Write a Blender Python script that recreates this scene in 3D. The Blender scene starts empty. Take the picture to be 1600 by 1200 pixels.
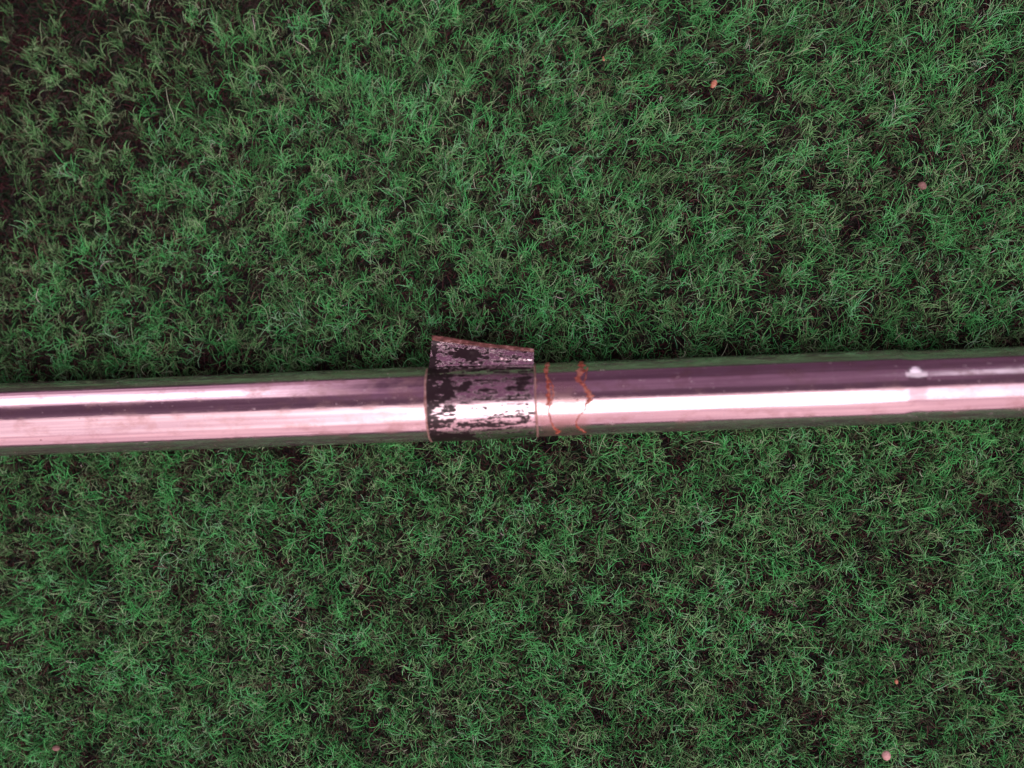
import bpy, bmesh, math, random
import numpy as np
from mathutils import Vector, Matrix

MM = 0.001
rng = np.random.default_rng(7)
random.seed(7)
sc = bpy.context.scene
col = sc.collection

# ------------------------------------------------------------------ camera
AX_Z = 8.6 * MM                       # height of the tube axis above the felt backing
HFOV = math.radians(60.0)
FPX = 800.0 / math.tan(HFOV / 2)      # focal length in photo pixels (1600 wide)
DIST = 150 * MM
TILT, YAW = math.radians(1.5), math.radians(3.0)
cam_d = bpy.data.cameras.new('camera')
cam = bpy.data.objects.new('camera', cam_d)
col.objects.link(cam)
cam_d.sensor_fit = 'HORIZONTAL'
cam_d.angle = HFOV
cam_d.clip_start = 0.005
cam_d.clip_end = 20.0
cam_rot = Matrix.Rotation(YAW, 4, 'Y') @ Matrix.Rotation(TILT, 4, 'X')
fwd = cam_rot.to_3x3() @ Vector((0, 0, -1))
cam_loc = Vector((0, 0, AX_Z)) - fwd * DIST
cam.matrix_world = Matrix.Translation(cam_loc) @ cam_rot
cam_d.dof.use_dof = True
cam_d.dof.focus_distance = DIST + 4 * MM
cam_d.dof.aperture_fstop = 5.6
sc.camera = cam

# ------------------------------------------------------------------ world and lamps
world = bpy.data.worlds.new('World')
sc.world = world
world.use_nodes = True
bg = world.node_tree.nodes['Background']
bg.inputs['Color'].default_value = (0.105, 0.033, 0.075, 1)
bg.inputs['Strength'].default_value = 0.9


def area_lamp(name, p_near, p_far, x0, x1, radiance, color):
    """Rectangular lamp spanning x0..x1, its other side running from p_near to p_far (y, z)."""
    a = Vector((0, p_near[0], p_near[1])); b = Vector((0, p_far[0], p_far[1]))
    side = (b - a); h = side.length; side.normalize()
    xdir = Vector((1, 0, 0))
    n = xdir.cross(side)                      # local z; lamps shine along local -z
    c = (a + b) / 2 + Vector(((x0 + x1) / 2, 0, 0))
    if n.dot(-c) > 0:                         # -z has to face the scene
        side = -side; n = xdir.cross(side)
    d = bpy.data.lights.new(name, 'AREA')
    d.shape = 'RECTANGLE'; d.size = x1 - x0; d.size_y = h
    d.energy = radiance * math.pi * (x1 - x0) * h
    d.color = color
    o = bpy.data.objects.new(name, d); col.objects.link(o)
    m = Matrix((xdir, side, n)).transposed().to_4x4()
    m.translation = c
    o.matrix_world = m
    return o


def pol(alpha_deg, r):
    """Point (y, z) seen from the tube at angle alpha from the zenith; positive leans to -y."""
    a = math.radians(alpha_deg)
    return (-r * math.sin(a), AX_Z + r * math.cos(a))


area_lamp('pink_side_lamp', pol(3, 1.25), pol(89, 1.35), -1.2, 2.2, 0.98, (1.0, 0.56, 0.60))
area_lamp('white_overhead_lamp', pol(9, 1.0), pol(46, 1.0), -0.17, 0.42, 2.6, (1.0, 0.90, 0.93))
area_lamp('soft_overhead_lamp', pol(5, 1.03), pol(52, 1.03), -0.30, 0.42, 0.45, (1.0, 0.78, 0.84))
area_lamp('white_fringe_lamp', pol(8, 1.01), pol(46, 1.01), 0.42, 0.58, 0.70, (1.0, 0.90, 0.95))
area_lamp('pale_right_lamp', pol(6, 1.02), pol(45, 1.02), 0.42, 2.2, 0.62, (1.0, 0.92, 1.0))
area_lamp('pale_left_lamp', pol(4, 1.05), pol(58, 1.05), -1.1, -0.18, 0.45, (1.0, 0.86, 0.86))
area_lamp('mauve_overhead_lamp', pol(-18, 1.2), pol(-54, 1.2), -0.35, 0.62, 0.10, (1.0, 0.46, 0.76))
area_lamp('white_left_lamp', pol(-45, 1.1), pol(-66, 1.1), -1.1, -0.45, 1.5, (1.0, 0.86, 0.92))
area_lamp('soft_left_lamp', pol(-39, 1.15), pol(-76, 1.15), -1.2, -0.38, 0.75, (1.0, 0.74, 0.82))
area_lamp('pink_left_lamp', pol(-36, 1.3), pol(-88, 1.3), -1.3, -0.33, 0.60, (1.0, 0.55, 0.68))
area_lamp('small_right_lamp', pol(-31, 1.1), pol(-46, 1.1), 0.50, 1.6, 0.9, (0.95, 0.80, 0.90))
area_lamp('added_glint_lamp', pol(-46, 1.12), pol(-55, 1.12), 0.68, 0.90, 1.5, (0.98, 0.84, 0.95))  # added only to make the glint on the step shoulder taller
area_lamp('added_glint_tip_lamp', pol(-55, 1.12), pol(-66, 1.12), 0.735, 0.90, 1.4, (0.98, 0.80, 0.95))  # also added, narrows that glint towards its tip

sc.view_settings.view_transform = 'Standard'
sc.view_settings.look = 'None'
sc.view_settings.exposure = 0.0
sc.view_settings.gamma = 1.0
sc.render.engine = 'CYCLES'
sc.cycles.max_bounces = 6
sc.cycles.use_denoising = True


# ------------------------------------------------------------------ helpers
def tag(o, label=None, cat=None, group=None, kind=None):
    if label: o['label'] = label
    if cat: o['category'] = cat
    if group: o['group'] = group
    if kind: o['kind'] = kind
    return o


def mesh_obj(name, verts, faces, mat, parent=None, smooth=True, attrs=None):
    me = bpy.data.meshes.new(name)
    me.from_pydata([tuple(v) for v in verts], [], [tuple(f) for f in faces])
    me.update()
    if smooth:
        me.polygons.foreach_set('use_smooth', np.ones(len(me.polygons), dtype=bool))
    for k, v in (attrs or {}).items():
        a = me.attributes.new(k, 'FLOAT', 'POINT')
        a.data.foreach_set('value', np.asarray(v, dtype=np.float32))
    me.materials.append(mat)
    o = bpy.data.objects.new(name, me)
    col.objects.link(o)
    if parent: o.parent = parent
    return o


def lattice(seed):
    return np.random.default_rng(seed).random((256, 256))


_lat = {}


def vnoise(x, y, seed=0, oct=1):
    """Smooth value noise, 0..1."""
    if seed not in _lat: _lat[seed] = lattice(seed)
    L = _lat[seed]; tot = 0; amp = 1; norm = 0
    x = np.asarray(x, float); y = np.asarray(y, float)
    for k in range(oct):
        xi = np.floor(x).astype(int); yi = np.floor(y).astype(int)
        fx = x - xi; fy = y - yi
        fx = fx * fx * (3 - 2 * fx); fy = fy * fy * (3 - 2 * fy)
        a = L[xi & 255, yi & 255]; b = L[(xi + 1) & 255, yi & 255]
        c = L[xi & 255, (yi + 1) & 255]; d = L[(xi + 1) & 255, (yi + 1) & 255]
        tot = tot + amp * ((a * (1 - fx) + b * fx) * (1 - fy) + (c * (1 - fx) + d * fx) * fy)
        norm += amp; amp *= 0.5; x = x * 2.03 + 17.1; y = y * 2.03 + 5.7
    return tot / norm


def new_mat(name):
    m = bpy.data.materials.new(name); m.use_nodes = True
    nt = m.node_tree
    return m, nt, nt.nodes['Principled BSDF']


def N(nt, typ, **kw):
    n = nt.nodes.new(typ)
    for k, v in kw.items():
        if hasattr(n, k): setattr(n, k, v)
        else: n.inputs[k].default_value = v
    return n


def ramp(nt, fac, stops):
    r = nt.nodes.new('ShaderNodeValToRGB')
    el = r.color_ramp.elements
    while len(el) < len(stops): el.new(0.5)
    for e, (p, c) in zip(el, stops):
        e.position = p; e.color = c if len(c) == 4 else (*c, 1)
    nt.links.new(fac, r.inputs['Fac'])
    return r.outputs['Color']


def noise_tex(nt, vec, scale, detail=4, rough=0.55, sx=(1, 1, 1)):
    mp = N(nt, 'ShaderNodeMapping'); mp.inputs['Scale'].default_value = sx
    nt.links.new(vec, mp.inputs['Vector'])
    t = N(nt, 'ShaderNodeTexNoise')
    t.inputs['Scale'].default_value = scale
    t.inputs['Detail'].default_value = detail
    t.inputs['Roughness'].default_value = rough
    nt.links.new(mp.outputs['Vector'], t.inputs['Vector'])
    return t.outputs['Fac']


def mix_col(nt, fac, a, b, blend='MIX'):
    m = nt.nodes.new('ShaderNodeMix'); m.data_type = 'RGBA'; m.blend_type = blend
    for sock, v in ((m.inputs[0], fac), (m.inputs[6], a), (m.inputs[7], b)):
        if isinstance(v, bpy.types.NodeSocket): nt.links.new(v, sock)
        elif isinstance(v, (int, float)): sock.default_value = v
        else: sock.default_value = (*v, 1)
    return m.outputs[2]


def math_n(nt, op, a, b=0.0, clamp=False):
    m = nt.nodes.new('ShaderNodeMath'); m.operation = op; m.use_clamp = clamp
    for sock, v in ((m.inputs[0], a), (m.inputs[1], b)):
        if isinstance(v, bpy.types.NodeSocket): nt.links.new(v, sock)
        else: sock.default_value = v
    return m.outputs[0]


def px_ray(px, py):
    d = cam_rot.to_3x3() @ Vector(((px - 800) / FPX, (600 - py) / FPX, -1.0))
    return cam_loc.copy(), d.normalized()


def px_plane(px, py, z):
    o, d = px_ray(px, py)
    return o + d * ((z - o.z) / d.z)


# ------------------------------------------------------------------ tube frame
PA = px_plane(20, 655.0, AX_Z); PB = px_plane(1570, 598.0, AX_Z)
TUBE_ANG = math.atan2(PB.y - PA.y, PB.x - PA.x)
P0 = px_plane(800, 626.4, AX_Z)
TUBE_M = Matrix.Translation((P0.x, P0.y, AX_Z)) @ Matrix.Rotation(TUBE_ANG, 4, 'Z')
TUBE_I = TUBE_M.inverted()
R_WIDE, R_MID, R_NARROW = 6.36 * MM, 6.16 * MM, 5.86 * MM


def px_tube(px, py, r):
    """Photo pixel -> (x along tube, phi) on the tube; phi from the top, positive to +y."""
    o, d = px_ray(px, py)
    o = TUBE_I @ o; d = TUBE_I.to_3x3() @ d
    a = d.y ** 2 + d.z ** 2; b = 2 * (o.y * d.y + o.z * d.z); c = o.y ** 2 + o.z ** 2 - r * r
    disc = b * b - 4 * a * c
    t = (-b - math.sqrt(max(disc, 0))) / (2 * a)
    p = o + d * t
    return p.x, math.atan2(p.y, p.z)


def tube_x(px):
    return px_tube(px, 626.4 - (px - 800) * 0.0368, R_MID)[0]


X_JOIN = tube_x(682)
X_STEP0, X_STEP1 = tube_x(1416), tube_x(1454)

# ------------------------------------------------------------------ the felt: backing sheet and fibres
mat_back, nt, bs = new_mat('felt_backing')
geo = N(nt, 'ShaderNodeNewGeometry')
n1 = noise_tex(nt, geo.outputs['Position'], 420, 6, 0.65)
n2 = noise_tex(nt, geo.outputs['Position'], 90, 4, 0.6)
c1 = ramp(nt, n1, [(0.30, (0.006, 0.007, 0.006)), (0.50, (0.020, 0.030, 0.020)), (0.72, (0.045, 0.080, 0.045))])
c2 = mix_col(nt, ramp(nt, n2, [(0.45, (0, 0, 0)), (0.65, (0.7, 0.7, 0.7))]), c1, (0.030, 0.015, 0.014))
nt.links.new(c2, bs.inputs['Base Color'])
bs.inputs['Roughness'].default_value = 0.95
bs.inputs['Specular IOR Level'].default_value = 0.1
bp = N(nt, 'ShaderNodeBump'); bp.inputs['Strength'].default_value = 0.9; bp.inputs['Distance'].default_value = 0.002
nt.links.new(n1, bp.inputs['Height']); nt.links.new(bp.outputs['Normal'], bs.inputs['Normal'])

gx = np.linspace(-0.6, 0.6, 61); gy = np.linspace(-0.5, 0.5, 51)
GX, GY = np.meshgrid(gx, gy, indexing='ij')
GZ = (vnoise(GX * 60 + 40, GY * 60 + 40, 3, 2) - 0.5) * 0.0008
gv = np.stack([GX, GY, GZ], -1).reshape(-1, 3)
ii, jj = np.meshgrid(np.arange(60), np.arange(50), indexing='ij')
q = (ii * 51 + jj).reshape(-1)
gf = np.stack([q, q + 51, q + 52, q + 1], 1)
ground = mesh_obj('ground', gv, gf.tolist(), mat_back)
tag(ground, 'dark green felt carpet backing under the fibres', 'carpet', kind='structure')

mat_fib, nt, bs = new_mat('felt_fibre')
at = N(nt, 'ShaderNodeAttribute'); at.attribute_name = 'fibre_colour'
nt.links.new(at.outputs['Color'], bs.inputs['Base Color'])
bs.inputs['Roughness'].default_value = 0.7
bs.inputs['Specular IOR Level'].default_value = 0.06
tr = N(nt, 'ShaderNodeBsdfTranslucent'); nt.links.new(at.outputs['Color'], tr.inputs['Color'])
mx = N(nt, 'ShaderNodeMixShader'); mx.inputs['Fac'].default_value = 0.12
out = nt.nodes['Material Output']
nt.links.new(bs.outputs['BSDF'], mx.inputs[1]); nt.links.new(tr.outputs['BSDF'], mx.inputs[2])
nt.links.new(mx.outputs['Shader'], out.inputs['Surface'])


W_F, H_F = 256.0, 204.0                   # mm, the felted area that carries single fibres


def grow(x, y, z0, d, length, curl, droop, zcap, NP):
    """Grow curled fibres from their roots; all in mm. Returns (n, NP, 3)."""
    n = x.size
    ax = rng.normal(0, 1, (n, 3)); ax[:, 2] *= 1.3
    ax /= np.linalg.norm(ax, axis=1)[:, None]
    P = np.zeros((n, NP, 3)); P[:, 0] = np.stack([x, y, z0], 1)
    step = length / (NP - 1)
    c, s_ = np.cos(curl)[:, None], np.sin(curl)[:, None]
    for k in range(1, NP):
        d = d * c + np.cross(ax, d) * s_ + ax * (np.sum(ax * d, 1)[:, None]) * (1 - c)
        d[:, 2] -= droop * k * np.clip(P[:, k - 1, 2] / zcap, 0, 1.5)
        d += rng.normal(0, 0.10, (n, 3))
        d /= np.linalg.norm(d, axis=1)[:, None]
        P[:, k] = P[:, k - 1] + d * step[:, None]
    z = P[..., 2]
    z = np.where(z > zcap, zcap + (z - zcap) * 0.35, z)
    z = np.where(z < 0.05, 0.05 + np.abs(z) * 0.3, z)
    P[..., 2] = z
    # the tube lies on the pile: fibres bend round it
    ca, sa = math.cos(-TUBE_ANG), math.sin(-TUBE_ANG)
    dx = P[..., 0] - P0.x * 1e3; dy = P[..., 1] - P0.y * 1e3
    lx = dx * ca - dy * sa; ly = dx * sa + dy * ca; lz = P[..., 2] - AX_Z * 1e3
    rr = np.where(lx < X_JOIN * 1e3, R_WIDE, np.where(lx < X_STEP1 * 1e3, R_MID, R_NARROW)) * 1e3 + 0.16
    dist = np.sqrt(ly ** 2 + lz ** 2)
    inside = dist < rr
    k = np.where(inside, rr / np.maximum(dist, 0.3), 1.0)
    ly2 = ly * k; lz2 = np.where(inside, np.maximum(lz * k, -AX_Z * 1e3 + 0.05), lz)
    ca, sa = math.cos(TUBE_ANG), math.sin(TUBE_ANG)
    P[..., 0] = lx * ca - ly2 * sa + P0.x * 1e3
    P[..., 1] = lx * sa + ly2 * ca + P0.y * 1e3
    P[..., 2] = lz2 + AX_Z * 1e3
    return P


def curves_obj(name, P, rad, taper, C, label):
    n, NP = P.shape[:2]
    hc = bpy.data.hair_curves.new(name)
    hc.add_curves([NP] * n)
    hc.points.foreach_set('position', (P.reshape(-1) * MM).astype(np.float32))
    hc.points.foreach_set('radius', (rad[:, None] * np.array(taper)[None] * MM).astype(np.float32).ravel())
    a = hc.attributes.new('fibre_colour', 'FLOAT_COLOR', 'CURVE')
    a.data.foreach_set('color', np.concatenate([C, np.ones((n, 1))], 1).astype(np.float32).ravel())
    hc.materials.append(mat_fib)
    o = bpy.data.objects.new(name, hc)
    col.objects.link(o)
    tag(o, label, 'turf', kind='stuff')
    return o


def build_mat():
    """The matted dark wool at the bottom of the felt."""
    n = 300000
    x = rng.uniform(-W_F / 2, W_F / 2, n); y = rng.uniform(-H_F / 2, H_F / 2, n)
    a = rng.uniform(0, 2 * np.pi, n)
    d = np.stack([np.cos(a), np.sin(a), rng.uniform(0.0, 0.75, n)], 1)
    d /= np.linalg.norm(d, axis=1)[:, None]
    hgt = vnoise(x / 1.6 + 70, y / 1.6 + 70, 13, 2)
    P = grow(x, y, rng.uniform(0.0, 1.1, n) * (0.35 + hgt), d, rng.gamma(9, 0.23, n), rng.normal(0, 0.45, n), 0.06, 1.7, 5)
    m = vnoise(x / 2.4 + 20, y / 2.4 + 20, 14, 3) + rng.normal(0, 0.10, n)
    pal = np.array([[0.022, 0.021, 0.024], [0.070, 0.032, 0.034], [0.022, 0.062, 0.030], [0.066, 0.056, 0.050]])
    k = np.where(m < 0.36, 0, np.where(m < 0.50, 1, np.where(m < 0.64, 2, 3)))
    C = pal[k] * rng.uniform(0.5, 1.5, n)[:, None]
    return curves_obj('felt_mat', P, rng.uniform(0.040, 0.075, n), [1, 1, 1, 0.9, 0.5], C,
                      'matted dark brown and black wool at the bottom of the felt')


def build_pile():
    """The bright curly green fibres that stand up out of the mat in small tufts."""
    NP = 7
    sp = 1.45
    cxg, cyg = np.meshgrid(np.arange(-W_F / 2, W_F / 2, sp), np.arange(-H_F / 2, H_F / 2, sp), indexing='ij')
    ccx = cxg.ravel() + rng.uniform(-0.8, 0.8, cxg.size); ccy = cyg.ravel() + rng.uniform(-0.8, 0.8, cxg.size)
    big = 0.5 * vnoise(ccx / 1.9 + 60, ccy / 1.9 + 60, 11, 2) + 0.25 + 0.18 * (vnoise(ccx / 28 + 60, ccy / 28 + 60, 12, 2) - 0.5)
    big -= 0.55 * np.clip((ccy - ccx - 85) / 50, 0, 1)      # browner corner: tufts thinned and dulled to stand in for light fall-off
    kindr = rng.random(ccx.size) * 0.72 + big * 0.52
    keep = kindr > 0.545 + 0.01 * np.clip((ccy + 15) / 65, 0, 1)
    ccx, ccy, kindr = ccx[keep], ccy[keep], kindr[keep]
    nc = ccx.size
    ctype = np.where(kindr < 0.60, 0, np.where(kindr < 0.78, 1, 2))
    ch = np.choose(ctype, [0.8, 1.0, 1.1]) * rng.uniform(0.75, 1.25, nc)
    cbr = np.clip(np.exp(rng.normal(-0.04, 0.44, nc)), 0.35, 1.75)      # random brightness per tuft, put into the colour for contrast
    cang = rng.normal(0, 0.42, nc)
    per = np.clip(rng.poisson(22.0 - 4.0 * np.clip((ccy + 15) / 65, 0, 1)), 5, 36)
    ci = np.repeat(np.arange(nc), per)
    n = ci.size
    loose = rng.random(n) < 0.30
    sig = np.where(loose, 1.1, 0.32)
    ox = rng.normal(0, 1, n) * sig; oy = rng.normal(0, 1, n) * sig
    x = ccx[ci] + ox; y = ccy[ci] + oy
    # combing: up and to the right at the far side, softer and mixed towards the near side
    t = np.clip((y + 15) / 65, 0, 1)
    ang = math.radians(58 + 6 * 1.0) + (vnoise(x / 26 + 50, y / 26 + 50, 21, 2) - 0.5) * 2.4 + cang[ci] + rng.normal(0, 0.30, n)
    ang += np.clip((-x - 40) / 60, 0, 1) * 0.9
    lean = 0.45 + 0.60 * t * np.clip((x + 75) / 60, 0.25, 1) + rng.normal(0, 0.15, n)
    rnd = rng.random(n) < (0.28 - 0.20 * t)
    ang = np.where(rnd, rng.uniform(0, 2 * np.pi, n), ang)
    length = rng.gamma(9, 0.245, n) * (0.95 + 0.12 * t) * ch[ci]
    length = np.where(rng.random(n) < 0.025, length * 1.8, length)
    up = rng.uniform(0.5, 1.1, n)
    rad_out = np.where(loose, 0.0, 0.48 - 0.22 * t) / 0.34        # a tuft opens like a brush
    d = np.stack([np.cos(ang) * lean + ox * rad_out, np.sin(ang) * lean + oy * rad_out, up], 1)
    d /= np.linalg.norm(d, axis=1)[:, None]
    curl = rng.normal(0, 0.42, n) * (1.25 - 0.40 * t)
    P = grow(x, y, rng.uniform(0.2, 1.3, n), d, length, curl, 0.07, 3.7, NP)
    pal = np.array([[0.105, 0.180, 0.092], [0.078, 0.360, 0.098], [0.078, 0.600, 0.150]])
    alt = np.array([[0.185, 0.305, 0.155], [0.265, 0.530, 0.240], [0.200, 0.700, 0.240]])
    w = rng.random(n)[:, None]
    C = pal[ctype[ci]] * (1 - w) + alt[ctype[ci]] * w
    r2 = rng.random(n)
    C = np.where((r2 < 0.07)[:, None], np.array([0.34, 0.54, 0.33]) * rng.uniform(0.6, 1.1, n)[:, None], C)
    C = np.where(((r2 > 0.09) & (r2 < 0.13))[:, None], np.array([0.13, 0.085, 0.075]), C)
    C = np.where(((r2 > 0.13) & (r2 < 0.18))[:, None], np.array([0.05, 0.07, 0.05]), C)
    C *= (rng.uniform(0.6, 1.4, n) * cbr[ci])[:, None]
    C = np.clip(C, 0.01, 0.80)
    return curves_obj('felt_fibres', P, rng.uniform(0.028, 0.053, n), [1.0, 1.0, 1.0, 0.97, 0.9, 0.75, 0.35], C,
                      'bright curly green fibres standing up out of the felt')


build_mat()
build_pile()
sc.cycles_curves.shape = 'RIBBONS'
sc.cycles_curves.subdivisions = 2

# ------------------------------------------------------------------ chrome
mat_chrome, nt, bs = new_mat('worn_chrome')
tc = N(nt, 'ShaderNodeTexCoord')
ob = tc.outputs['Object']
sepx = N(nt, 'ShaderNodeSeparateXYZ'); nt.links.new(ob, sepx.inputs[0])
fine = noise_tex(nt, ob, 1000, 5, 0.6, (0.035, 1.6, 1.6))       # drawn lines along the tube
blot = noise_tex(nt, ob, 330, 5, 0.62, (0.7, 1.2, 1.2))         # tarnish blotches
cloud = noise_tex(nt, ob, 70, 3, 0.5, (0.6, 1.0, 1.0))
# the tarnish is thickest along the stretch left of the label
mr = N(nt, 'ShaderNodeMapRange'); mr.inputs['From Min'].default_value = tube_x(380); mr.inputs['From Max'].default_value = tube_x(640)
mr.inputs['To Min'].default_value = 0.0; mr.inputs['To Max'].default_value = 0.12
nt.links.new(sepx.outputs[0], mr.inputs['Value'])
mr2 = N(nt, 'ShaderNodeMapRange'); mr2.inputs['From Min'].default_value = tube_x(840); mr2.inputs['From Max'].default_value = tube_x(1000)
mr2.inputs['To Min'].default_value = 1.0; mr2.inputs['To Max'].default_value = 0.0
nt.links.new(sepx.outputs[0], mr2.inputs['Value'])
zone = math_n(nt, 'MULTIPLY', mr.outputs[0], mr2.outputs[0])
tarn = math_n(nt, 'ADD', blot, zone)
tarn = math_n(nt, 'ADD', tarn, math_n(nt, 'MULTIPLY', math_n(nt, 'SUBTRACT', cloud, 0.5), 0.25))
tmask = ramp(nt, tarn, [(0.52, (0, 0, 0)), (0.70, (1, 1, 1))])
tm = math_n(nt, 'MULTIPLY', tmask, 0.48)
c_ch = mix_col(nt, ramp(nt, fine, [(0.38, (0, 0, 0)), (0.62, (1, 1, 1))]), (0.74, 0.69, 0.73), (0.92, 0.89, 0.91))
broad = noise_tex(nt, ob, 420, 4, 0.65, (0.03, 1.8, 1.8))
c_ch = mix_col(nt, ramp(nt, broad, [(0.40, (0.65, 0.65, 0.65)), (0.60, (0, 0, 0))]), c_ch, (0.46, 0.40, 0.46))
win = N(nt, 'ShaderNodeMapRange'); win.inputs['From Min'].default_value = tube_x(838); win.inputs['From Max'].default_value = tube_x(846)
nt.links.new(sepx.outputs[0], win.inputs['Value'])
win2 = N(nt, 'ShaderNodeMapRange'); win2.inputs['From Min'].default_value = tube_x(926); win2.inputs['From Max'].default_value = tube_x(912)
nt.links.new(sepx.outputs[0], win2.inputs['Value'])
band = math_n(nt, 'MULTIPLY', math_n(nt, 'MULTIPLY', win.outputs[0], win2.outputs[0]), ramp(nt, cloud, [(0.3, (0.15, 0.15, 0.15)), (0.65, (0.6, 0.6, 0.6))]))
c_ch = mix_col(nt, band, c_ch, (0.60, 0.42, 0.38))
c_ch = mix_col(nt, tm, c_ch, (0.42, 0.27, 0.24))
spk = noise_tex(nt, ob, 900, 2, 0.5, (1, 1, 1))
smask = ramp(nt, spk, [(0.74, (0, 0, 0)), (0.78, (1, 1, 1))])
c_ch = mix_col(nt, smask, c_ch, (0.20, 0.10, 0.08))
nt.links.new(c_ch, bs.inputs['Base Color'])
dust = noise_tex(nt, ob, 1500, 3, 0.7, (0.6, 1, 1))
dmask = ramp(nt, dust, [(0.63, (0, 0, 0)), (0.72, (1, 1, 1))])
nt.links.new(math_n(nt, 'SUBTRACT', 0.925, math_n(nt, 'MULTIPLY', dmask, 0.30)), bs.inputs['Metallic'])
rg = math_n(nt, 'ADD', math_n(nt, 'MULTIPLY', tmask, 0.16), math_n(nt, 'MULTIPLY', fine, 0.10))
rg = math_n(nt, 'ADD', rg, 0.055)
rg = math_n(nt, 'ADD', rg, math_n(nt, 'MULTIPLY', band, 0.2))
rg = math_n(nt, 'ADD', rg, math_n(nt, 'MULTIPLY', dmask, 0.15))
nt.links.new(rg, bs.inputs['Roughness'])
bp = N(nt, 'ShaderNodeBump'); bp.inputs['Strength'].default_value = 0.5; bp.inputs['Distance'].default_value = 0.00003
hsum = math_n(nt, 'ADD', fine, math_n(nt, 'MULTIPLY', blot, 0.7))
nt.links.new(hsum, bp.inputs['Height']); nt.links.new(bp.outputs['Normal'], bs.inputs['Normal'])

tube = bpy.data.objects.new('metal_tube', None)
tube.empty_display_size = 0.01
col.objects.link(tube)
tube.matrix_world = TUBE_M
tag(tube, 'long shiny chrome metal tube with a peeling foil label lying on green felt', 'metal tube')


def lathe(name, prof, mat, seg=160, parent=tube, wob=0.0, seed=0, dent=None):
    """Surface of revolution about local x; prof = [(x, r)]."""
    prof = np.array(prof)
    th = np.linspace(0, 2 * np.pi, seg, endpoint=False)
    Xp = np.repeat(prof[:, 0], seg); Rp = np.repeat(prof[:, 1], seg); T = np.tile(th, len(prof))
    if wob:
        Rp = Rp + wob * (vnoise(Xp * 45 + 30, np.sin(T) * 1.2 + 9, seed, 2) - 0.5) * (Rp > 0.004)
    if dent:
        dx_, dp_, h_, sx_, sp_ = dent
        dT = (T - dp_ + np.pi) % (2 * np.pi) - np.pi
        Rp = Rp + h_ * np.exp(-((Xp - dx_) / sx_) ** 2 - (dT / sp_) ** 2)
    v = np.stack([Xp, Rp * np.sin(T), Rp * np.cos(T)], 1)
    m = len(prof)
    i, j = np.meshgrid(np.arange(m - 1), np.arange(seg), indexing='ij')
    i = i.ravel(); j = j.ravel(); j2 = (j + 1) % seg
    f = np.stack([i * seg + j, i * seg + j2, (i + 1) * seg + j2, (i + 1) * seg + j], 1)
    return mesh_obj(name, v, f.tolist(), mat, parent)


def span(x0, x1, r0, r1, n):
    return [(x0 + (x1 - x0) * k / n, r0 + (r1 - r0) * k / n) for k in range(n + 1)]


XL, XR = -0.36, 0.36
bore = 5.2 * MM
sec = lathe('wide_section', [(XL + 0.02, bore), (XL + 0.0004, bore), (XL, bore + 0.0003), (XL, R_WIDE - 0.0003)] +
            span(XL + 0.0003, X_JOIN - 0.0002, R_WIDE, R_WIDE, 260) + [(X_JOIN, R_MID + 0.00002)], mat_chrome, wob=0.00003, seed=31)
lathe('middle_section', span(X_JOIN, X_STEP0, R_MID, R_MID, 90), mat_chrome, wob=0.00003, seed=32)


def step_prof():
    out_ = []
    for k in range(41):
        t = k / 40
        x = X_STEP0 + (X_STEP1 - X_STEP0) * t
        s = t * t * (3 - 2 * t)
        r = R_MID + (R_NARROW - R_MID) * s
        out_.append((x, r))
    return out_


DX, DP = px_tube(1437, 580, R_MID)
lathe('step_shoulder', step_prof(), mat_chrome, dent=(DX, DP, -0.00002, 0.0009, 0.2))
lathe('narrow_section', span(X_STEP1, XR - 0.0003, R_NARROW, R_NARROW, 120) +
      [(XR, R_NARROW - 0.0003), (XR, bore - 0.0002), (XR - 0.0004, bore - 0.0004), (XR - 0.02, bore - 0.0004)], mat_chrome, wob=0.00003, seed=33)

# ------------------------------------------------------------------ foil label with flaked black print
mat_foil, nt, bs = new_mat('foil_label')
tc = N(nt, 'ShaderNodeTexCoord'); ob = tc.outputs['Object']
at = N(nt, 'ShaderNodeAttribute'); at.attribute_name = 'print'
edge = noise_tex(nt, ob, 2600, 3, 0.6, (0.45, 1.6, 1.6))
pm = math_n(nt, 'ADD', at.outputs['Fac'], math_n(nt, 'MULTIPLY', math_n(nt, 'SUBTRACT', edge, 0.5), 1.9))
pmask = ramp(nt, pm, [(0.45, (0, 0, 0)), (0.56, (1, 1, 1))])
fl = noise_tex(nt, ob, 900, 4, 0.6, (0.2, 1.4, 1.4))
foil = mix_col(nt, ramp(nt, fl, [(0.35, (0, 0, 0)), (0.65, (1, 1, 1))]), (0.66, 0.58, 0.62), (0.86, 0.80, 0.83))
cc = mix_col(nt, pmask, foil, (0.014, 0.008, 0.011))
nt.links.new(cc, bs.inputs['Base Color'])
nt.links.new(math_n(nt, 'SUBTRACT', 1.0, pmask), bs.inputs['Metallic'])
nt.links.new(math_n(nt, 'ADD', 0.25, math_n(nt, 'MULTIPLY', pmask, 0.15)), bs.inputs['Roughness'])
bp = N(nt, 'ShaderNodeBump'); bp.inputs['Strength'].default_value = 0.5; bp.inputs['Distance'].default_value = 0.00003
nt.links.new(math_n(nt, 'ADD', pmask, fl), bp.inputs['Height']); nt.links.new(bp.outputs['Normal'], bs.inputs['Normal'])


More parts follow.
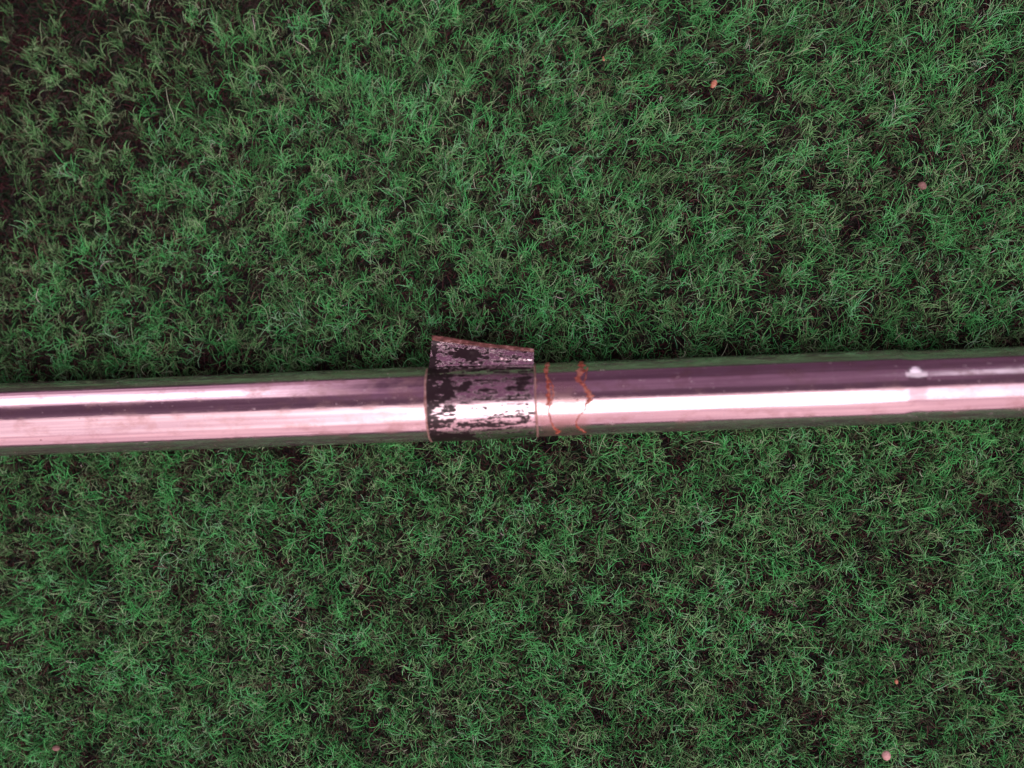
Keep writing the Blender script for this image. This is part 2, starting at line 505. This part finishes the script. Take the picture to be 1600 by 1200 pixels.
def print_field(zx, zy):
    """How much black print is left, 0..1. zx 195..1030 along the tube, zy 330..880 across it."""
    def blob(cx, cy, rx, ry, s=1.0):
        return s * np.exp(-(((zx - cx) / rx) ** 2 + ((zy - cy) / ry) ** 2) ** 1.5)
    wig = (vnoise(zx / 40, zy / 22, 41, 3) - 0.5)
    f = np.full_like(zx, 0.30)
    # solid print along the left edge with the ragged border of a lost letter
    bx = np.interp(zy, [330, 360, 420, 470, 520, 580, 615, 650, 690, 720, 760, 800, 830, 880],
                   [330, 430, 400, 395, 415, 400, 300, 265, 258, 300, 360, 250, 500, 560])
    f += 1.0 / (1 + np.exp((zx - bx + wig * 120) / 14.0))
    f += blob(300, 460, 30, 14, -1.2) + blob(300, 395, 60, 7, -0.9) + blob(280, 560, 40, 4, -0.5)
    for b in [(510, 490, 42, 34), (600, 412, 42, 11), (476, 415, 26, 13), (365, 650, 52, 24), (480, 618, 60, 18, 0.8),
              (650, 522, 70, 9), (735, 545, 18, 24, 0.8), (905, 500, 80, 45, 0.75), (955, 430, 50, 70, 0.85), (975, 560, 26, 26, 0.7),
              (640, 588, 130, 12, 0.75), (860, 590, 150, 16, 0.85), (705, 455, 90, 8, 0.6), (610, 450, 30, 16, 0.55),
              (860, 455, 60, 12, 0.6), (760, 395, 120, 14, 0.65), (900, 375, 110, 8, 0.7), (620, 372, 180, 8, 0.8),
              (540, 765, 130, 18, 0.95), (680, 768, 40, 12, 0.8), (830, 765, 180, 18, 1.0), (960, 740, 40, 30, 0.85),
              (850, 715, 160, 20, 0.8), (720, 662, 22, 7, 0.8), (640, 660, 50, 4, 0.6), (975, 640, 12, 18, 0.8),
              (870, 640, 90, 5, 0.5), (405, 660, 30, 10, 0.6), (365, 690, 30, 6, 0.7), (380, 728, 35, 10, 0.7), (575, 715, 40, 6, 0.6),
              (755, 800, 90, 6, 0.75), (960, 805, 50, 7, 0.6), (400, 838, 160, 14, 0.8), (800, 835, 200, 6, 0.35),
              (985, 845, 40, 12, 0.8), (520, 865, 200, 8, 0.6), (820, 520, 50, 6, 0.5)]:
        f += 0.78 * blob(*b)
    streak = vnoise(zx / 95 + 3, zy / 9, 42, 3)
    f += (streak - 0.52) * 2.3
    f += (vnoise(zx / 26, zy / 9 + 8, 43, 3) - 0.5) * 1.1
    f += (vnoise(zx / 14, zy / 5, 44, 2) - 0.5) * 1.0
    f -= 0.28 * (zy > 790) * (zx > 560)
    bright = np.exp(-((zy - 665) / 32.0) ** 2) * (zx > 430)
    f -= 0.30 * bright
    return np.clip(f, 0, 1)


XA0, XA1 = tube_x(666), tube_x(835)
PH0 = math.radians(64)                       # where the flap lifts off, towards +y
NU, NV = 270, 400
u = np.linspace(0, 1, NU)
ph = np.concatenate([np.linspace(PH0, math.radians(-100), NV), np.radians(np.linspace(-104, -262, 40))])
U, PH = np.meshgrid(u, ph, indexing='ij')
LX = XA0 + (XA1 - XA0) * U + 0.00003 * np.sin(PH * 3)
LR = np.interp(LX, [X_JOIN + 0.0002, XA1], [R_WIDE, R_MID]) + 0.00010
LR = LR + 0.00003 * (vnoise(U * 14, PH * 5 + 20, 51, 2) - 0.5)
LV = np.stack([LX, LR * np.sin(PH), LR * np.cos(PH)], -1)
ZX = 195 + 835 * U; ZY = 605 - 275 * np.sin(PH)
pr = print_field(ZX, ZY)
pr = np.where(PH < math.radians(-90), 0.3, pr)
nv = len(ph)


def grid_faces(a, b):
    i, j = np.meshgrid(np.arange(a - 1), np.arange(b - 1), indexing='ij')
    k = (i * b + j).ravel()
    return np.stack([k, k + 1, k + b + 1, k + b], 1).tolist()


label = mesh_obj('foil_label', LV.reshape(-1, 3), grid_faces(NU, nv), mat_foil, tube, attrs={'print': pr.ravel()})
label['label'] = 'silver foil label wrapped round the tube, its black print mostly flaked off'


def solid(o, th, off=1.0):
    m = o.modifiers.new('thickness', 'SOLIDIFY'); m.thickness = th; m.offset = off; m.use_even_offset = False


solid(label, 0.00005, -1)

# the lifted flap: leaves the tube at PH0, turns outwards and up, its last strip folds over
mat_copper, nt, bs = new_mat('label_adhesive_back')
tc = N(nt, 'ShaderNodeTexCoord')
n1 = noise_tex(nt, tc.outputs['Object'], 1500, 4, 0.65, (0.5, 1, 1))
nt.links.new(ramp(nt, n1, [(0.35, (0.085, 0.040, 0.036)), (0.55, (0.26, 0.125, 0.105)), (0.68, (0.66, 0.45, 0.42))]), bs.inputs['Base Color'])
bs.inputs['Metallic'].default_value = 0.35
bs.inputs['Roughness'].default_value = 0.38
bp = N(nt, 'ShaderNodeBump'); bp.inputs['Strength'].default_value = 0.6; bp.inputs['Distance'].default_value = 0.0001
nt.links.new(n1, bp.inputs['Height']); nt.links.new(bp.outputs['Normal'], bs.inputs['Normal'])

NF, NS = 150, 60
uf = np.linspace(0, 1, NF)
L_main = 5.75 - 2.75 * uf + 0.04 * np.sin(uf * 9)          # mm, flap depth before the fold
L_lip = 1.15 - 0.35 * uf + 0.34 * (vnoise(uf * 9, uf * 0 + 3, 65, 3) - 0.5)
base_r = np.interp(XA0 + (XA1 - XA0) * uf, [X_JOIN + 0.0002, XA1], [R_WIDE, R_MID]) + 0.00010


def flap_curve(iu):
    """Profile in the y-z plane for one station along the label."""
    r = base_r[iu]; y = r * math.sin(PH0); z = r * math.cos(PH0)
    Lm = L_main[iu] * MM; Ll = L_lip[iu] * MM
    main, lip, pts = [], [], [(y, z)]
    n = NS
    for k in range(n):
        s = (k + 0.5) / n * Lm
        b = min(1, s / (0.9 * MM))
        psi = -math.degrees(PH0) + (math.degrees(PH0) - 13) * (b * b * (3 - 2 * b))
        psi += 3 * (s / (4.3 * MM)) ** 1.3 + 5 * math.sin(uf[iu] * 7 + s * 1500) + 9 * math.exp(-(uf[iu] / 0.16) ** 2) * (s / (4.3 * MM))
        y += math.cos(math.radians(psi)) * Lm / n; z += math.sin(math.radians(psi)) * Lm / n
        pts.append((y, z))
    main = list(pts)
    lp = [(y, z)]
    m = 16
    for k in range(m):
        t = (k + 0.5) / m
        p2 = psi + 172 * min(1, t / 0.35)
        y += math.cos(math.radians(p2)) * Ll * 1.0 / m; z += math.sin(math.radians(p2)) * Ll / m
        lp.append((y, z))
    return main, lp


FV, FL, FP = [], [], []
for iu in range(NF):
    mn, lp = flap_curve(iu)
    xu = XA0 + (XA1 - XA0) * uf[iu]
    for k, (y, z) in enumerate(mn):
        s = k / NS
        sx_ = 0.00075 * (1 - uf[iu]) * s + 0.00012 * uf[iu] * s
        cr = 0.00016 * (vnoise(uf[iu] * 20, s * 6, 61, 2) - 0.5) * min(1, 4 * s)
        FV.append((xu + sx_, y, z + cr))
        zx, zz = 195 + 835 * uf[iu], s
        FP.append((uf[iu], s))
    sx_ = 0.00075 * (1 - uf[iu]) + 0.00012 * uf[iu]
    for (y, z) in lp:
        FL.append((xu + sx_, y, z + 0.00003))
FP = np.array(FP)
fu, fs = FP[:, 0], FP[:, 1]
fp = 0.40 + 0.95 * np.exp(-(((fu - 0.36) / 0.17) ** 2 + ((fs - 0.55) / 0.17) ** 2) ** 1.4)
fp += 0.6 * np.exp(-((fu - 0.03) / 0.03) ** 2) + (vnoise(fu * 22, fs * 9, 71, 3) - 0.5) * 1.5 * np.exp(-((fs - 0.45) / 0.28) ** 2)
fp += 0.5 * np.exp(-((fs - 0.06) / 0.05) ** 2) * (fu < 0.5)
flap = mesh_obj('peeled_flap', FV, grid_faces(NF, NS + 1), mat_foil, label, attrs={'print': np.clip(fp, 0, 1)})
flap['label'] = 'peeled corner of the foil label standing away from the tube'
solid(flap, 0.00005, -1)
lip = mesh_obj('folded_edge', FL, grid_faces(NF, 17), mat_copper, label)
lip['label'] = 'coppery folded edge of the peeled label flap'
solid(lip, 0.00004, 1)

# brownish film edges at both ends of the label
mat_film, nt, bs = new_mat('label_film_edge')
tc = N(nt, 'ShaderNodeTexCoord')
n1 = noise_tex(nt, tc.outputs['Object'], 1400, 3)
nt.links.new(ramp(nt, n1, [(0.35, (0.30, 0.17, 0.14)), (0.65, (0.62, 0.46, 0.42))]), bs.inputs['Base Color'])
bs.inputs['Metallic'].default_value = 0.5
bs.inputs['Roughness'].default_value = 0.35


def film_edge(xc, w, r, ph_a, ph_b, seed):
    n = 140
    v = []; prof = [(-0.5, -0.00008), (-0.42, 0.00006), (0.0, 0.00011), (0.42, 0.00006), (0.5, -0.00008)]
    for k in range(n):
        p = ph_a + (ph_b - ph_a) * k / (n - 1)
        wv = w * (0.7 + 0.6 * float(vnoise(k * 0.12, 3.0, seed, 2)))
        xo = xc + 0.00016 * (float(vnoise(k * 0.05, 9.0, seed, 2)) - 0.5)
        for a, h in prof:
            v.append((xo + a * wv, (r + h) * math.sin(p), (r + h) * math.cos(p)))
    return mesh_obj('film_edge', v, grid_faces(n, 5), mat_film, label)


film_edge(XA0 - 0.00012, 0.00042, R_WIDE + 0.00005, math.radians(66), math.radians(-150), 81)
film_edge(XA1 + 0.00022, 0.00038, R_MID + 0.00005, math.radians(80), math.radians(-150), 82)

# ------------------------------------------------------------------ dried rusty glue runs beside the label
mat_rust, nt, bs = new_mat('rusty_glue')
tc = N(nt, 'ShaderNodeTexCoord')
n1 = noise_tex(nt, tc.outputs['Object'], 1300, 5, 0.65)
n2 = noise_tex(nt, tc.outputs['Object'], 500, 3, 0.6)
nt.links.new(mix_col(nt, ramp(nt, n2, [(0.50, (0, 0, 0)), (0.68, (0.8, 0.8, 0.8))]),
             ramp(nt, n1, [(0.35, (0.13, 0.026, 0.02)), (0.52, (0.38, 0.090, 0.05)), (0.68, (0.52, 0.28, 0.21))]),
             (0.50, 0.27, 0.20)), bs.inputs['Base Color'])
bs.inputs['Roughness'].default_value = 0.5
bp = N(nt, 'ShaderNodeBump'); bp.inputs['Strength'].default_value = 0.8; bp.inputs['Distance'].default_value = 0.0001
nt.links.new(n1, bp.inputs['Height']); nt.links.new(bp.outputs['Normal'], bs.inputs['Normal'])


def glue_run(path, seed, hgt=0.22):
    """path: (px, py, width px) down the tube as seen in the photo, laid as a domed bead on its surface."""
    pts = []
    for a, b in zip(path[:-1], path[1:]):
        m = 14
        for k in range(m):
            t = k / m
            pts.append([a[i] + (b[i] - a[i]) * t for i in range(3)])
    pts.append(list(path[-1]))
    v = []
    nc = 9
    for k, (x, y, w) in enumerate(pts):
        w = 1.15 * w * (0.10 + 1.75 * float(vnoise(k * 0.33, 1.0, seed, 2)))
        x = x + 3.2 * (float(vnoise(k * 0.22, 7.0, seed, 3)) - 0.5)
        tx, tp = px_tube(x, y, R_MID)
        wm = max(w, 2.6) * 0.108 * MM
        for j in range(nc):
            a = j / (nc - 1) * 2 - 1
            ww = wm * (1 + 0.5 * (float(vnoise(k * 0.5, 20 + np.sign(a) * 5, seed, 2)) - 0.5))
            h = -0.00004 + hgt * min(wm, 0.0011) * (1 - a * a) ** 0.7 * (0.5 + 1.0 * float(vnoise(k * 0.4, j * 0.6 + 40, seed, 2)))
            v.append((tx + a * ww * 0.5, (R_MID + h) * math.sin(tp), (R_MID + h) * math.cos(tp)))
    o = mesh_obj('glue_run', v, grid_faces(len(pts), nc), mat_rust, tube)
    return o


glue_run([(855, 566.5, 5), (854, 574, 6), (853, 582, 5), (856, 592, 4), (857, 602, 5), (858, 614, 5), (857, 626, 6), (856, 634, 3.5)], 91)
glue_run([(859, 592, 2.2), (863, 604, 2.5), (865, 616, 2.2), (862, 628, 2.5), (857, 640, 1.8), (858, 650, 2.0), (862, 660, 2), (867, 669, 4), (873, 674, 6), (870, 677.5, 5)], 92)
glue_run([(908, 564, 5), (909, 572, 8), (908, 580, 9), (904, 588, 8), (903, 594, 7), (910, 600, 6), (917, 609, 8), (922, 619, 8), (921, 627, 7), (916, 632, 3.5),
          (914, 641, 1.8), (907, 648, 1.4), (902, 655, 1.6), (900, 663, 2.2), (903, 668, 4), (909, 672, 4), (914, 676, 4)], 93)
glue_run([(917, 574, 2.2), (916, 584, 2.4), (914, 594, 2.0), (910, 601, 1.6)], 94)
glue_run([(836.5, 590, 2), (837.5, 594, 4), (837.5, 600, 3), (838, 608, 2)], 95, 0.12)

# ------------------------------------------------------------------ crumbs on the felt
def crumb_mat(name, a, b, rough=0.7):
    m, nt, bs = new_mat(name)
    tc = N(nt, 'ShaderNodeTexCoord')
    n1 = noise_tex(nt, tc.outputs['Object'], 1600, 4, 0.6)
    nt.links.new(ramp(nt, n1, [(0.35, a), (0.65, b)]), bs.inputs['Base Color'])
    bs.inputs['Roughness'].default_value = rough
    return m


def crumb(name, px, py, dpx, asp, label, mat, z=3.4, seed=0, rot=0.0):
    bm = bmesh.new()
    bmesh.ops.create_icosphere(bm, subdivisions=3, radius=1.0)
    r = dpx * 0.5 * 0.112 * MM
    for v in bm.verts:
        n = v.co.normalized()
        k = 1 + 0.45 * (float(vnoise(n.x * 1.6 + 7 + seed, n.y * 1.6 + n.z * 1.3 + 9, 100 + seed, 3)) - 0.5)
        v.co = Vector((n.x * r * asp[0] * k, n.y * r * asp[1] * k, n.z * r * 0.75 * k))
    me = bpy.data.meshes.new(name); bm.to_mesh(me); bm.free()
    me.polygons.foreach_set('use_smooth', np.ones(len(me.polygons), dtype=bool))
    me.materials.append(mat)
    o = bpy.data.objects.new(name, me); col.objects.link(o)
    o.location = px_plane(px, py, z * MM); o.rotation_euler = (0, 0, rot)
    tag(o, label, 'crumb')
    return o


m_pink = crumb_mat('pink_crumb', (0.50, 0.32, 0.30), (0.72, 0.52, 0.49))
m_orange = crumb_mat('orange_crumb', (0.40, 0.15, 0.07), (0.60, 0.34, 0.25))
m_dust = crumb_mat('dusty_pink_crumb', (0.20, 0.12, 0.11), (0.34, 0.24, 0.21))
crumb('crumb', 1385, 1180.5, 13, (1.0, 1.08), 'small round pale pink crumb lying clear on the green felt', m_pink, 3.7, 1)
crumb('crumb', 1115.5, 131, 11, (0.85, 1.25), 'small orange oval crumb half sunk among long combed fibres', m_orange, 3.0, 2, -0.5)
crumb('crumb', 1441, 290, 13, (1.1, 0.9), 'dull dusty pink crumb tangled under green fibres above the narrow tube end', m_dust, 2.4, 3)
crumb('crumb', 1400.5, 1065, 7, (0.8, 1.1), 'tiny orange brown speck in a dark hollow of the felt', m_orange, 1.9, 4)
crumb('crumb', 943, 92, 6, (0.7, 1.3), 'tiny slim orange fleck lying beside long combed fibres', m_orange, 3.0, 5, 0.2)
crumb('crumb', 88, 1169, 10, (1.3, 0.8), 'flat dull pinkish crumb lying on short blurred felt', m_dust, 2.2, 6)
